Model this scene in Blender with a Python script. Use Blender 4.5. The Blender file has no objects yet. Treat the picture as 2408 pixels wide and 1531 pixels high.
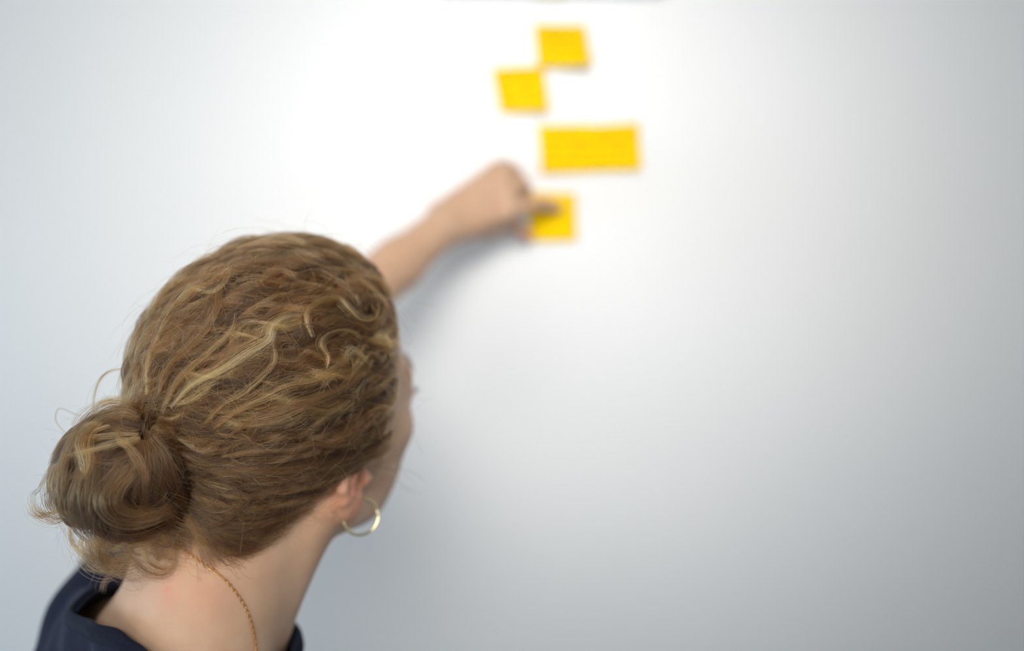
import bpy, bmesh, math, random
import numpy as np
from mathutils import Vector, Matrix
from mathutils.bvhtree import BVHTree

SC = bpy.context.scene
COL = SC.collection
RNG = np.random.default_rng(11)
random.seed(5)

# ------------------------------------------------------------------ camera, world, lights, exposure
FPX = 1605.0
CAM = np.array([0.0, 0.0, 1.72])
PITCH = math.radians(12)
CX = np.array([1.0, 0, 0])
CF = np.array([0.0, math.cos(PITCH), -math.sin(PITCH)])
CU = np.array([0.0, math.sin(PITCH), math.cos(PITCH)])
WALL_Y = 1.043

cam_data = bpy.data.cameras.new('camera')
cam = bpy.data.objects.new('camera', cam_data)
COL.objects.link(cam)
cam.location = CAM
cam.rotation_euler = (math.pi / 2 - PITCH, 0, 0)
cam_data.sensor_fit = 'HORIZONTAL'
cam_data.sensor_width = 36
cam_data.lens = FPX / 2408 * 36
cam_data.clip_start = 0.02
cam_data.dof.use_dof = True
cam_data.dof.focus_distance = 0.405
cam_data.dof.aperture_fstop = 1.42
cam_data.dof.aperture_blades = 0
SC.camera = cam

world = bpy.data.worlds.new('world')
SC.world = world
world.use_nodes = True
world.node_tree.nodes['Background'].inputs[0].default_value = (0.75, 0.86, 1.0, 1)
world.node_tree.nodes['Background'].inputs[1].default_value = 0.6

def lamp(name, kind, loc, target, power, color, **kw):
    l = bpy.data.lights.new(name, kind)
    l.energy = power; l.color = color
    for k, v in kw.items(): setattr(l, k, v)
    o = bpy.data.objects.new(name, l)
    COL.objects.link(o)
    o.location = loc
    o.rotation_euler = (Vector(target) - Vector(loc)).to_track_quat('-Z', 'Y').to_euler()
    return o
LIGHTS = {
    'spot': ('AREA', (0.10, -0.50, 2.62), (0.03, 1.04, 1.70), 5.5, (1.0, 0.965, 0.915), dict(shape='DISK', size=1.0, spread=1.0)),  # beam kept narrow so wall corners dim, standing in for lens vignetting
    'key': ('AREA', (-0.60, -1.60, 2.35), (-0.10, 1.04, 1.84), 1.9, (1.0, 0.975, 0.92), dict(shape='DISK', size=1.3, spread=0.8)),
    'window_1': ('AREA', (-2.93, -0.20, 1.00), (0, 0.40, 1.00), 31, (0.60, 0.80, 1.0), dict(shape='RECTANGLE', size=1.4, size_y=0.9)),
    'window_3': ('AREA', (2.93, -0.60, 1.45), (0, -0.30, 1.45), 6, (0.84, 0.92, 1.0), dict(shape='RECTANGLE', size=1.6, size_y=1.1)),  # added fill from the right for face and shadowed wall, no known window
    'window_2': ('AREA', (-2.93, -2.20, 1.30), (0, -0.50, 1.30), 22, (1.0, 0.94, 0.80), dict(shape='RECTANGLE', size=1.8, size_y=1.2)),
}
WORLD = (0.42, 0.50, 0.60)
world.node_tree.nodes['Background'].inputs[0].default_value = (*WORLD, 1)
world.node_tree.nodes['Background'].inputs[1].default_value = 1.0
for k, a in LIGHTS.items():
    lamp('light_' + k, a[0], a[1], a[2], a[3], a[4], **a[5])

SC.view_settings.view_transform = 'Standard'
SC.view_settings.look = 'None'
SC.view_settings.exposure = -0.07
SC.view_settings.gamma = 1.0
SC.view_settings.use_curve_mapping = False
SC.cycles.use_denoising = True
SC.cycles.max_bounces = 10

# ------------------------------------------------------------------ helpers
def P(x, y, d):
    """photograph pixel + depth along the optical axis -> point in the room"""
    return CAM + CX * ((x - 1204) / FPX * d) + CF * d + CU * (-(y - 765.5) / FPX * d)

def ray(x, y):
    v = CX * ((x - 1204) / FPX) + CF + CU * (-(y - 765.5) / FPX)
    return v / np.linalg.norm(v)

def on_wall(x, y, off=0.0):
    v = ray(x, y)
    return CAM + v * ((WALL_Y - off - CAM[1]) / v[1])

def unit(v):
    v = np.asarray(v, float)
    return v / np.linalg.norm(v)

def tag(o, label=None, cat=None, group=None, kind=None):
    if label: o['label'] = label
    if cat: o['category'] = cat
    if group: o['group'] = group
    if kind: o['kind'] = kind
    return o

def mesh_obj(name, verts, faces, mat, parent=None, smooth=True):
    me = bpy.data.meshes.new(name)
    if isinstance(faces, np.ndarray):
        n, k = faces.shape
        me.vertices.add(len(verts)); me.loops.add(n * k); me.polygons.add(n)
        me.vertices.foreach_set('co', np.asarray(verts, np.float32).ravel())
        me.loops.foreach_set('vertex_index', faces.ravel().astype(np.int32))
        me.polygons.foreach_set('loop_start', np.arange(0, n * k, k, dtype=np.int32))
        me.update(calc_edges=True)
        me.validate()
    else:
        me.from_pydata([tuple(v) for v in verts], [], faces)
    if smooth:
        me.polygons.foreach_set('use_smooth', np.ones(len(me.polygons), bool))
    me.materials.append(mat)
    o = bpy.data.objects.new(name, me)
    COL.objects.link(o)
    if parent: o.parent = parent
    return o

def box(name, lo, hi, mat, parent=None):
    x0, y0, z0 = lo; x1, y1, z1 = hi
    v = [(x0,y0,z0),(x1,y0,z0),(x1,y1,z0),(x0,y1,z0),(x0,y0,z1),(x1,y0,z1),(x1,y1,z1),(x0,y1,z1)]
    f = [(3,2,1,0),(4,5,6,7),(0,1,5,4),(1,2,6,5),(2,3,7,6),(3,0,4,7)]
    return mesh_obj(name, v, f, mat, parent, smooth=False)

class NT:
    def __init__(s, name):
        s.m = bpy.data.materials.new(name); s.m.use_nodes = True
        s.t = s.m.node_tree; s.b = s.t.nodes.get('Principled BSDF')
    def n(s, typ, **kw):
        nd = s.t.nodes.new(typ)
        for k, v in kw.items():
            if k in nd.inputs.keys() if isinstance(k, str) else False: nd.inputs[k].default_value = v
            else: setattr(nd, k, v)
        return nd
    def l(s, a, b): s.t.links.new(a, b)
    def set(s, **kw):
        for k, v in kw.items():
            s.b.inputs[k.replace('_', ' ')].default_value = v
        return s

def ramp(nt, fac, stops):
    r = nt.n('ShaderNodeValToRGB')
    el = r.color_ramp.elements
    while len(el) < len(stops): el.new(0.5)
    for e, (p, c) in zip(el, stops):
        e.position = p; e.color = c if len(c) == 4 else (*c, 1)
    nt.l(fac, r.inputs[0])
    return r.outputs[0]

def noise(nt, scale, detail=3, rough=0.5, coord='Object', dist=0):
    tc = nt.n('ShaderNodeTexCoord')
    n = nt.n('ShaderNodeTexNoise')
    n.inputs['Scale'].default_value = scale; n.inputs['Detail'].default_value = detail
    n.inputs['Roughness'].default_value = rough; n.inputs['Distortion'].default_value = dist
    nt.l(tc.outputs[coord], n.inputs['Vector'])
    return n

def bump(nt, h, strength, dist):
    b = nt.n('ShaderNodeBump'); b.inputs['Strength'].default_value = strength; b.inputs['Distance'].default_value = dist
    nt.l(h, b.inputs['Height']); nt.l(b.outputs[0], nt.b.inputs['Normal'])

# ------------------------------------------------------------------ materials
def mat_plain(name, c, rough=0.6, **kw):
    m = NT(name).set(Base_Color=(*c, 1), Roughness=rough, **kw)
    return m.m

def mat_wall():
    m = NT('painted_wall').set(Roughness=0.45)
    n = noise(m, 2.5, 2)
    c = ramp(m, n.outputs['Fac'], [(0.3, (0.80, 0.80, 0.79)), (0.7, (0.83, 0.83, 0.82))])
    m.l(c, m.b.inputs['Base Color'])
    bump(m, noise(m, 900, 2).outputs['Fac'], 0.05, 0.0005)
    return m.m

def mat_board():
    m = NT('white_board').set(Roughness=0.42, Coat_Weight=0.0)
    n = noise(m, 1.2, 2)
    c = ramp(m, n.outputs['Fac'], [(0.3, (0.845, 0.845, 0.845)), (0.7, (0.855, 0.855, 0.855))])
    m.l(c, m.b.inputs['Base Color'])
    return m.m

def mat_floor():
    m = NT('carpet_floor').set(Roughness=0.95)
    n = noise(m, 300, 4)
    c = ramp(m, n.outputs['Fac'], [(0.3, (0.16, 0.17, 0.19)), (0.7, (0.24, 0.25, 0.27))])
    m.l(c, m.b.inputs['Base Color']); bump(m, n.outputs['Fac'], 0.4, 0.003)
    return m.m

def mat_note(name, c1, c2, writing=True, seed=0.0):
    m = NT(name).set(Roughness=0.8, Specular_IOR_Level=0.08)
    tc = m.n('ShaderNodeTexCoord')
    mp = m.n('ShaderNodeMapping'); mp.inputs['Location'].default_value = (seed, seed * 0.7, 0)
    m.l(tc.outputs['UV'], mp.inputs[0])
    base = m.n('ShaderNodeMix', data_type='RGBA')
    nz = m.n('ShaderNodeTexNoise'); nz.inputs['Scale'].default_value = 3; m.l(mp.outputs[0], nz.inputs['Vector'])
    m.l(nz.outputs['Fac'], base.inputs['Factor'])
    base.inputs[6].default_value = (*c1, 1); base.inputs[7].default_value = (*c2, 1)
    out = base.outputs[2]
    if writing:
        # rows of pen strokes: thin wavy lines broken into words
        sep = m.n('ShaderNodeSeparateXYZ'); m.l(tc.outputs['UV'], sep.inputs[0])
        wob = m.n('ShaderNodeTexNoise'); wob.inputs['Scale'].default_value = 34; wob.inputs['Detail'].default_value = 1
        m.l(mp.outputs[0], wob.inputs['Vector'])
        a = m.n('ShaderNodeMath', operation='MULTIPLY_ADD'); a.inputs[1].default_value = 0.11; m.l(wob.outputs['Fac'], a.inputs[0]); m.l(sep.outputs[1], a.inputs[2])
        b = m.n('ShaderNodeMath', operation='MULTIPLY'); b.inputs[1].default_value = 5.0; m.l(a.outputs[0], b.inputs[0])
        fr = m.n('ShaderNodeMath', operation='FRACT'); m.l(b.outputs[0], fr.inputs[0])
        cmp_ = m.n('ShaderNodeMath', operation='COMPARE'); cmp_.inputs[1].default_value = 0.5; cmp_.inputs[2].default_value = 0.09; m.l(fr.outputs[0], cmp_.inputs[0])
        mp2 = m.n('ShaderNodeMapping'); mp2.inputs['Scale'].default_value = (5, 1.2, 1); mp2.inputs['Location'].default_value = (seed * 3, seed, 0)
        m.l(tc.outputs['UV'], mp2.inputs[0])
        wn = m.n('ShaderNodeTexNoise'); wn.inputs['Scale'].default_value = 1.6; wn.inputs['Detail'].default_value = 1; m.l(mp2.outputs[0], wn.inputs['Vector'])
        gt = m.n('ShaderNodeMath', operation='GREATER_THAN'); gt.inputs[1].default_value = 0.47; m.l(wn.outputs['Fac'], gt.inputs[0])
        # keep clear of the margins
        def inside(sock, lo, hi):
            p = m.n('ShaderNodeMath', operation='COMPARE'); p.inputs[1].default_value = (lo + hi) / 2; p.inputs[2].default_value = (hi - lo) / 2
            m.l(sock, p.inputs[0]); return p.outputs[0]
        prod = cmp_.outputs[0]
        for s in (gt.outputs[0], inside(sep.outputs[0], 0.1, 0.88), inside(sep.outputs[1], 0.12, 0.86)):
            q = m.n('ShaderNodeMath', operation='MULTIPLY'); m.l(prod, q.inputs[0]); m.l(s, q.inputs[1]); prod = q.outputs[0]
        mx = m.n('ShaderNodeMix', data_type='RGBA'); m.l(prod, mx.inputs['Factor']); m.l(out, mx.inputs[6]); mx.inputs[7].default_value = (0.40, 0.25, 0.01, 1)
        out = mx.outputs[2]
    m.l(out, m.b.inputs['Base Color'])
    m.b.inputs['Subsurface Weight'].default_value = 0.0
    return m.m

def mat_skin():
    m = NT('skin').set(Roughness=0.5, Subsurface_Weight=0.35, Subsurface_Scale=0.006, IOR=1.4)
    m.b.inputs['Subsurface Radius'].default_value = (1.0, 0.35, 0.18)
    n = noise(m, 26, 4, 0.6)
    c = ramp(m, n.outputs['Fac'], [(0.25, (0.49, 0.30, 0.195)), (0.5, (0.545, 0.35, 0.23)), (0.8, (0.60, 0.405, 0.28))])
    at = m.n('ShaderNodeAttribute'); at.attribute_name = 'redness'
    mx = m.n('ShaderNodeMix', data_type='RGBA'); m.l(at.outputs['Fac'], mx.inputs['Factor']); m.l(c, mx.inputs[6]); mx.inputs[7].default_value = (0.66, 0.20, 0.115, 1)
    m.l(mx.outputs[2], m.b.inputs['Base Color'])
    v = noise(m, 700, 3, 0.6)
    bump(m, v.outputs['Fac'], 0.16, 0.0006)
    return m.m

def mat_cloth(name, c1, c2, scale=900):
    m = NT(name).set(Roughness=0.9, Specular_IOR_Level=0.22, Sheen_Weight=0.05, Sheen_Roughness=0.5)
    m.b.inputs['Sheen Tint'].default_value = (0.5, 0.6, 0.9, 1)
    n = noise(m, scale, 2)
    c = ramp(m, n.outputs['Fac'], [(0.3, c1), (0.7, c2)])
    m.l(c, m.b.inputs['Base Color']); bump(m, n.outputs['Fac'], 0.35, 0.0008)
    return m.m

def mat_hair():
    m = NT('hair_strands')
    h = m.n('ShaderNodeBsdfHairPrincipled'); h.model = 'CHIANG'; h.parametrization = 'COLOR'
    at = m.n('ShaderNodeAttribute'); at.attribute_name = 'strand_color'
    m.l(at.outputs['Color'], h.inputs['Color'])
    h.inputs['Roughness'].default_value = 0.30
    h.inputs['Radial Roughness'].default_value = 0.42
    h.inputs['Coat'].default_value = 0.0
    h.inputs['Random Roughness'].default_value = 0.2
    m.l(h.outputs[0], m.t.nodes['Material Output'].inputs[0])
    m.t.nodes.remove(m.b)
    return m.m

M = dict(
    wall=mat_wall(), board=mat_board(), floor=mat_floor(), ceil=mat_plain('ceiling_paint', (0.8, 0.8, 0.78), 0.9),
    skin=mat_skin(), hair=mat_hair(),
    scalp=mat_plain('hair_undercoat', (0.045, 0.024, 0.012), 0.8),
    shirt=mat_cloth('navy_jersey', (0.0055, 0.0072, 0.020), (0.011, 0.014, 0.036)),
    rib=mat_cloth('navy_rib', (0.0030, 0.0042, 0.0125), (0.0065, 0.009, 0.023)),
    jeans=mat_cloth('denim', (0.03, 0.04, 0.07), (0.06, 0.08, 0.13), 500),
    shoe=mat_plain('white_leather', (0.6, 0.6, 0.58), 0.5),
    gold=mat_plain('pale_gold', (0.93, 0.83, 0.46), 0.16, Metallic=1.0),
    gold2=mat_plain('rose_gold', (0.80, 0.46, 0.16), 0.30, Metallic=1.0),
    eye=mat_plain('eye_white', (0.8, 0.78, 0.75), 0.15),
    iris=mat_plain('iris', (0.05, 0.09, 0.10), 0.1),
    paper=mat_plain('white_paper', (0.80, 0.82, 0.88), 0.7),
    frame=mat_plain('white_lacquer', (0.78, 0.78, 0.77), 0.4),
    shade=mat_plain('lamp_housing', (0.7, 0.7, 0.7), 0.4),
)

# ------------------------------------------------------------------ the room
X0, X1, Y0, ZC = -3.0, 3.0, -3.5, 2.7
T = 0.12
def structure(o): o['kind'] = 'structure'; return o
structure(box('floor', (X0 - T, Y0 - T, -0.1), (X1 + T, WALL_Y + T, 0), M['floor']))
structure(box('ceiling', (X0 - T, Y0 - T, ZC), (X1 + T, WALL_Y + T, ZC + 0.1), M['ceil']))
structure(box('wall_front', (X0 - T, WALL_Y, 0), (X1 + T, WALL_Y + T, ZC), M['board']))
def frame_bars(name, x, y0, y1, z0, z1, k=0.05):
    vs, fs = [], []
    for (a0, a1, q0, q1) in ((y0, y0 + k, z0, z1), (y1 - k, y1, z0, z1), (y0, y1, z0, z0 + k), (y0, y1, z1 - k, z1), ((y0 + y1) / 2 - k / 2, (y0 + y1) / 2 + k / 2, z0, z1)):
        b_ = len(vs)
        vs += [(x - .05,a0,q0),(x,a0,q0),(x,a1,q0),(x - .05,a1,q0),(x - .05,a0,q1),(x,a0,q1),(x,a1,q1),(x - .05,a1,q1)]
        fs += [tuple(b_ + i for i in f) for f in [(3,2,1,0),(4,5,6,7),(0,1,5,4),(1,2,6,5),(2,3,7,6),(3,0,4,7)]]
    return structure(mesh_obj(name, vs, fs, M['frame'], smooth=False))
WIN = [(-0.92, 0.52, 0.53, 1.47), (-3.12, -1.28, 0.68, 1.92)]
vs, fs = [], []
def slab(y0, y1, z0, z1, xa=X0 - T, xb=X0):
    b_ = len(vs)
    vs.extend([(xa,y0,z0),(xb,y0,z0),(xb,y1,z0),(xa,y1,z0),(xa,y0,z1),(xb,y0,z1),(xb,y1,z1),(xa,y1,z1)])
    fs.extend([tuple(b_ + i for i in f) for f in [(3,2,1,0),(4,5,6,7),(0,1,5,4),(1,2,6,5),(2,3,7,6),(3,0,4,7)]])
ys = sorted([Y0, WALL_Y] + [v for w in WIN for v in w[:2]])
for y0, y1 in zip(ys, ys[1:]):
    w = [q for q in WIN if q[0] <= y0 + 1e-6 and y1 <= q[1] + 1e-6]
    if w: slab(y0, y1, 0, w[0][2]); slab(y0, y1, w[0][3], ZC)
    else: slab(y0, y1, 0, ZC)
structure(mesh_obj('wall_left', vs, fs, M['wall'], smooth=False))
for i, w in enumerate(WIN): frame_bars('window_%d' % (i + 1), X0 - 0.03, *w)
vs, fs = [], []
WR_ = (-1.45, 0.25, 0.88, 2.02)  # opening made for the added fill light
for q in ((Y0, WR_[0], 0, ZC), (WR_[1], WALL_Y, 0, ZC), (WR_[0], WR_[1], 0, WR_[2]), (WR_[0], WR_[1], WR_[3], ZC)): slab(*q, X1, X1 + T)
structure(mesh_obj('wall_right', vs, fs, M['wall'], smooth=False))
frame_bars('window_3', X1 + 0.08, *WR_)  # frame invented to go round the added fill light
structure(box('wall_back', (X0 - T, Y0 - T, 0), (X1 + T, Y0, ZC), M['wall']))
structure(box('baseboard_front', (X0, WALL_Y - 0.015, 0), (X1, WALL_Y, 0.09), M['frame']))

# ------------------------------------------------------------------ sticky notes and the sheet above them
def note(name, corners, mat, label, curl=(0.010, 0.0), n=14, lift0=0.0006, cat='sticky note', group=None):
    """corners in the photo, TL TR BR BL; the glued top edge lies on the wall and the free end bows outwards"""
    tl, tr, br, bl = [np.array(c, float) for c in corners]
    vs, uv = [], []
    for j in range(n + 1):
        for i in range(n + 1):
            s, t = i / n, j / n
            q = (tl * (1 - s) + tr * s) * (1 - t) + (bl * (1 - s) + br * s) * t
            free = max(0, t - 0.22) / 0.78
            off = lift0 + (curl[0] * s + curl[1] * (1 - s)) * free ** 2
            vs.append(on_wall(q[0], q[1], off)); uv.append((s, 1 - t))
    fs = [(j * (n + 1) + i, (j + 1) * (n + 1) + i, (j + 1) * (n + 1) + i + 1, j * (n + 1) + i + 1) for j in range(n) for i in range(n)]
    o = mesh_obj(name, vs, fs, mat)
    org = Vector(vs[n // 2])
    o.data.transform(Matrix.Translation(-org)); o.location = org
    l = o.data.uv_layers.new(name='UVMap')
    for p in o.data.polygons:
        for li, vi in zip(p.loop_indices, p.vertices): l.data[li].uv = uv[vi]
    md = o.modifiers.new('thickness', 'SOLIDIFY'); md.thickness = 0.0003; md.offset = 0
    return tag(o, label, cat, group)

Y1, Y2 = (0.92, 0.585, 0.0008), (0.94, 0.625, 0.001)
def ymat(i): return mat_note('yellow_note_paper_%d' % i, Y1, Y2, True, i * 1.37)
note('sticky_note', [(1256, 58), (1376, 60), (1391, 152), (1266, 158)], ymat(1),
     'topmost bright yellow sticky note, its lower right corner lifting off the wall', (0.022, 0.004))
note('sticky_note', [(1157, 161), (1279, 155), (1291, 260), (1177, 263)], ymat(2),
     'bright yellow sticky note furthest left, just below the topmost note', (0.016, 0.004), lift0=0.0010)
note('sticky_note', [(1264, 294), (1392, 293), (1398, 403), (1274, 407)], ymat(3),
     'left note of the two yellow sticky notes stuck edge to edge', (0.005, 0.007))
note('sticky_note', [(1382, 296), (1502, 289), (1509, 399), (1390, 403)], ymat(4),
     'right note of the two yellow sticky notes stuck edge to edge', (0.006, 0.003), lift0=0.0022)
note('sticky_note', [(1243, 452), (1354, 455), (1356, 566), (1246, 567)], mat_note('yellow_note_paper_5', Y1, Y2, False),
     'lowest yellow sticky note, being pressed to the wall by the hand', (0.004, 0.006))
note('paper_sheet', [(1035, -330), (1560, -330), (1562, -7), (1032, -7)], M['paper'],
     'white paper sheet on the wall, only its bottom edge in view at the top', (0.004, 0.002), cat='paper')
note('sticky_note', [(1256, -118), (1330, -118), (1332, -9), (1256, -9)], mat_note('pale_yellow_paper', (0.85, 0.80, 0.42), (0.86, 0.81, 0.45), False),
     'pale yellow note lying over the white sheet at the top edge of the picture', (0.006, 0.005), lift0=0.005)

# ------------------------------------------------------------------ signed distance modelling
def sd_cap(p, a, b, ra, rb):
    ab = b - a; t = np.clip(((p - a) @ ab) / max(ab @ ab, 1e-12), 0, 1)
    return np.linalg.norm(p - a - t[:, None] * ab, axis=1) - (ra + (rb - ra) * t)

def sd_ell(p, c, R, r):
    q = (p - c) @ R
    k0 = np.linalg.norm(q / r, axis=1); k1 = np.linalg.norm(q / (r * r), axis=1)
    return k0 * (k0 - 1) / np.maximum(k1, 1e-9)

class SDF:
    def __init__(s): s.ops = []
    def cap(s, a, b, ra, rb=None, k=0.01, op='+'):
        s.ops.append((op, k, sd_cap, (np.asarray(a, float), np.asarray(b, float), ra, ra if rb is None else rb)))
    def chain(s, pts, rad, k=0.004, k0=None):
        for i in range(len(pts) - 1):
            s.cap(pts[i], pts[i + 1], rad[i], rad[i + 1], k if (i or k0 is None) else k0)
    def ell(s, c, r, R=None, k=0.01, op='+'):
        s.ops.append((op, k, sd_ell, (np.asarray(c, float), np.eye(3) if R is None else np.asarray(R, float), np.asarray(r, float))))
    def eval(s, p, ops=None):
        d = np.full(len(p), 1.0)
        for op, k, fn, a in (s.ops if ops is None else ops):
            e = fn(p, *a)
            if op == '+':
                h = np.clip(0.5 + 0.5 * (d - e) / k, 0, 1)
                d = d + (e - d) * h - k * h * (1 - h)
            else:
                h = np.clip(0.5 - 0.5 * (d + e) / k, 0, 1)
                d = d + (-e - d) * h + k * h * (1 - h)
        return d
    def mesh(s, h, lo, hi, post=None, smooth=2):
        """surface nets on the blocks the surface passes through"""
        B = 16; bs = B * h; lo = np.asarray(lo, float); hi = np.asarray(hi, float)
        nb = np.ceil((hi - lo) / bs).astype(int)
        g = np.stack(np.meshgrid(*[np.arange(n) for n in nb], indexing='ij'), -1).reshape(-1, 3)
        cen = lo + (g + 0.5) * bs
        hd = bs * 0.5 * math.sqrt(3)
        d = s.eval(cen)
        keep = np.abs(d) < hd + 0.04
        g = g[keep]; cen = cen[keep]
        pre = np.stack([fn(cen, *a) for (_, _, fn, a) in s.ops], 1)
        N = nb * B + 2
        loc = np.stack(np.meshgrid(*[np.arange(B + 1)] * 3, indexing='ij'), -1)
        locf = loc.reshape(-1, 3)
        ids, pos, quads = [], [], []
        def gid(c): return (c[..., 0] * N[1] + c[..., 1]) * N[2] + c[..., 2]
        for bi in range(len(g)):
            base = g[bi] * B
            ops = [o for o, v in zip(s.ops, pre[bi]) if v < hd + o[1] + 0.05]
            if not ops: continue
            pts = lo + (base + locf) * h
            v = s.eval(pts, ops)
            if post is not None: v = post(pts, v)
            V = v.reshape(B + 1, B + 1, B + 1)
            S = V < 0
            if S.all() or not S.any(): continue
            cs = np.zeros((B, B, B), int)
            for dx in (0, 1):
                for dy in (0, 1):
                    for dz in (0, 1): cs += S[dx:B + dx, dy:B + dy, dz:B + dz]
            act = np.argwhere((cs > 0) & (cs < 8))
            acc = np.zeros((len(act), 3)); cnt = np.zeros(len(act))
            for ax in range(3):
                e = np.eye(3, dtype=int)[ax]; o1, o2 = [np.eye(3, dtype=int)[q] for q in range(3) if q != ax]
                for u in (0, 1):
                    for w in (0, 1):
                        a = act + o1 * u + o2 * w; b = a + e
                        va = V[a[:, 0], a[:, 1], a[:, 2]]; vb = V[b[:, 0], b[:, 1], b[:, 2]]
                        m = (va < 0) != (vb < 0)
                        t = np.where(m, va / np.where(m, va - vb, 1), 0)
                        acc[m] += (a + e * t[:, None])[m]; cnt[m] += 1
            pos.append(lo + (base + acc / cnt[:, None]) * h); ids.append(gid(base + act))
            for ax in range(3):
                e = np.eye(3, dtype=int)[ax]; o1, o2 = np.eye(3, dtype=int)[(ax + 1) % 3], np.eye(3, dtype=int)[(ax + 2) % 3]
                A = S[:B, :B, :B]; Bv = S[e[0]:B + e[0], e[1]:B + e[1], e[2]:B + e[2]]
                for flip in (0, 1):
                    m = np.argwhere((A & ~Bv) if not flip else (~A & Bv)) + base
                    if not len(m): continue
                    q = np.stack([gid(m - o1 - o2), gid(m - o2), gid(m), gid(m - o1)], 1)
                    quads.append(q if not flip else q[:, ::-1])
        ids = np.concatenate(ids); pos = np.concatenate(pos); quads = np.concatenate(quads)
        o = np.argsort(ids); ids = ids[o]; pos = pos[o]
        ix = np.searchsorted(ids, quads).clip(0, len(ids) - 1)
        ok = (ids[ix] == quads).all(1)
        F = ix[ok]
        used = np.unique(F); mp = np.full(len(pos), -1); mp[used] = np.arange(len(used))
        pos = pos[used]; F = mp[F]
        for _ in range(smooth):
            acc = np.zeros_like(pos); cnt = np.zeros(len(pos))
            for a, b in ((0, 1), (1, 2), (2, 3), (3, 0)):
                for u, w in ((a, b), (b, a)):
                    for c in range(3): acc[:, c] += np.bincount(F[:, u], pos[F[:, w], c], len(pos))
                    cnt += np.bincount(F[:, u], minlength=len(pos))
            pos = pos * 0.4 + 0.6 * acc / np.maximum(cnt, 1)[:, None]
        return pos, F

# ------------------------------------------------------------------ the woman: frames and joints
def euler_cam(yaw, pitch, roll):
    cy, sy = math.cos(yaw), math.sin(yaw); Rz = np.array([[cy, sy, 0], [-sy, cy, 0], [0, 0, 1]])
    c, s = math.cos(pitch), math.sin(pitch); Rx = np.array([[1, 0, 0], [0, c, -s], [0, s, c]])
    c, s = math.cos(roll), math.sin(roll); Ry = np.array([[c, 0, s], [0, 1, 0], [-s, 0, c]])
    return Rz @ Rx @ Ry
C2W = np.stack([CX, CF, CU], 1)                     # camera axes (right, forward, up) -> room
HR = C2W @ euler_cam(0.57, 0.12, 0.26)        # head axes: right, forward, up
HC = CAM + C2W @ np.array([-0.1625, 0.5070, -0.0465])
def H(*p): return HC + HR @ np.asarray(p, float)

NB = P(465, 1480, 0.475)                            # middle of the neck base
SL, EL, WR = P(306, 1485, 0.58), P(640, 870, 0.76), P(1045, 530, 0.915)
TR = unit([0.73, -0.68, 0]); TF = unit([0.68, 0.73, 0]); TU = np.array([0, 0, 1.0])
def B(r, f, u): return NB + TR * r + TF * f + TU * u  # torso axes about the neck base
TB = np.stack([TR, TF, TU], 1)
SRJ = B(0.165, 0.0, -0.085)

# ---- body
b = SDF()
# head
b.ell(H(0, -0.005, 0.008), (0.0715, 0.090, 0.084), HR, 0.01)
b.ell(H(0, 0.030, -0.020), (0.060, 0.060, 0.086), HR, 0.02)
b.ell(H(0, 0.034, -0.078), (0.050, 0.052, 0.043), HR, 0.02)
b.ell(H(0, 0.076, -0.108), (0.020, 0.017, 0.016), HR, 0.018)
for s in (-1, 1):
    b.ell(H(s * 0.042, 0.058, -0.032), (0.021, 0.024, 0.020), HR, 0.02)
    b.ell(H(s * 0.036, 0.052, -0.066), (0.019, 0.028, 0.036), HR, 0.02)
    b.cap(H(s * 0.054, 0.008, -0.085), H(s * 0.022, 0.072, -0.108), 0.012, 0.011, 0.02)
    b.cap(H(s * 0.010, 0.085, 0.010), H(s * 0.044, 0.066, 0.008), 0.009, 0.009, 0.015)
    b.ell(H(s * 0.033, 0.094, -0.014), (0.015, 0.012, 0.0095), HR, 0.010, '-')
    b.ell(H(s * 0.032, 0.0765, -0.014), (0.0145, 0.0125, 0.0125), HR, 0.004)
for s in (-1, 1):                                           # eyelids
    b.chain([H(s * 0.0195, 0.0840, -0.0150), H(s * 0.025, 0.0895, -0.0085), H(s * 0.033, 0.0905, -0.0068), H(s * 0.040, 0.0865, -0.0088), H(s * 0.0455, 0.0790, -0.0150)], [0.002, 0.0034, 0.0036, 0.0034, 0.002], 0.003)
    b.chain([H(s * 0.0195, 0.0840, -0.0150), H(s * 0.026, 0.0880, -0.0200), H(s * 0.034, 0.0885, -0.0212), H(s * 0.041, 0.0840, -0.0195), H(s * 0.0455, 0.0790, -0.0150)], [0.002, 0.0030, 0.0030, 0.0028, 0.002], 0.003)
b.cap(H(0, 0.090, 0.000), H(0, 0.108, -0.034), 0.0055, 0.0085, 0.012)
for s in (-1, 1):
    b.ell(H(s * 0.011, 0.099, -0.040), (0.007, 0.010, 0.006), HR, 0.005)
    b.ell(H(s * 0.006, 0.102, -0.047), (0.003, 0.005, 0.004), HR, 0.003, '-')
b.cap(H(-0.018, 0.085, -0.067), H(0.0, 0.094, -0.064), 0.004, 0.0065, 0.006)
b.cap(H(0.018, 0.085, -0.067), H(0.0, 0.094, -0.064), 0.004, 0.0065, 0.006)
b.cap(H(-0.015, 0.085, -0.076), H(0.015, 0.085, -0.076), 0.007, 0.007, 0.006)
b.cap(H(-0.024, 0.088, -0.0705), H(0.024, 0.088, -0.0705), 0.0012, 0.0012, 0.003, '-')
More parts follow.
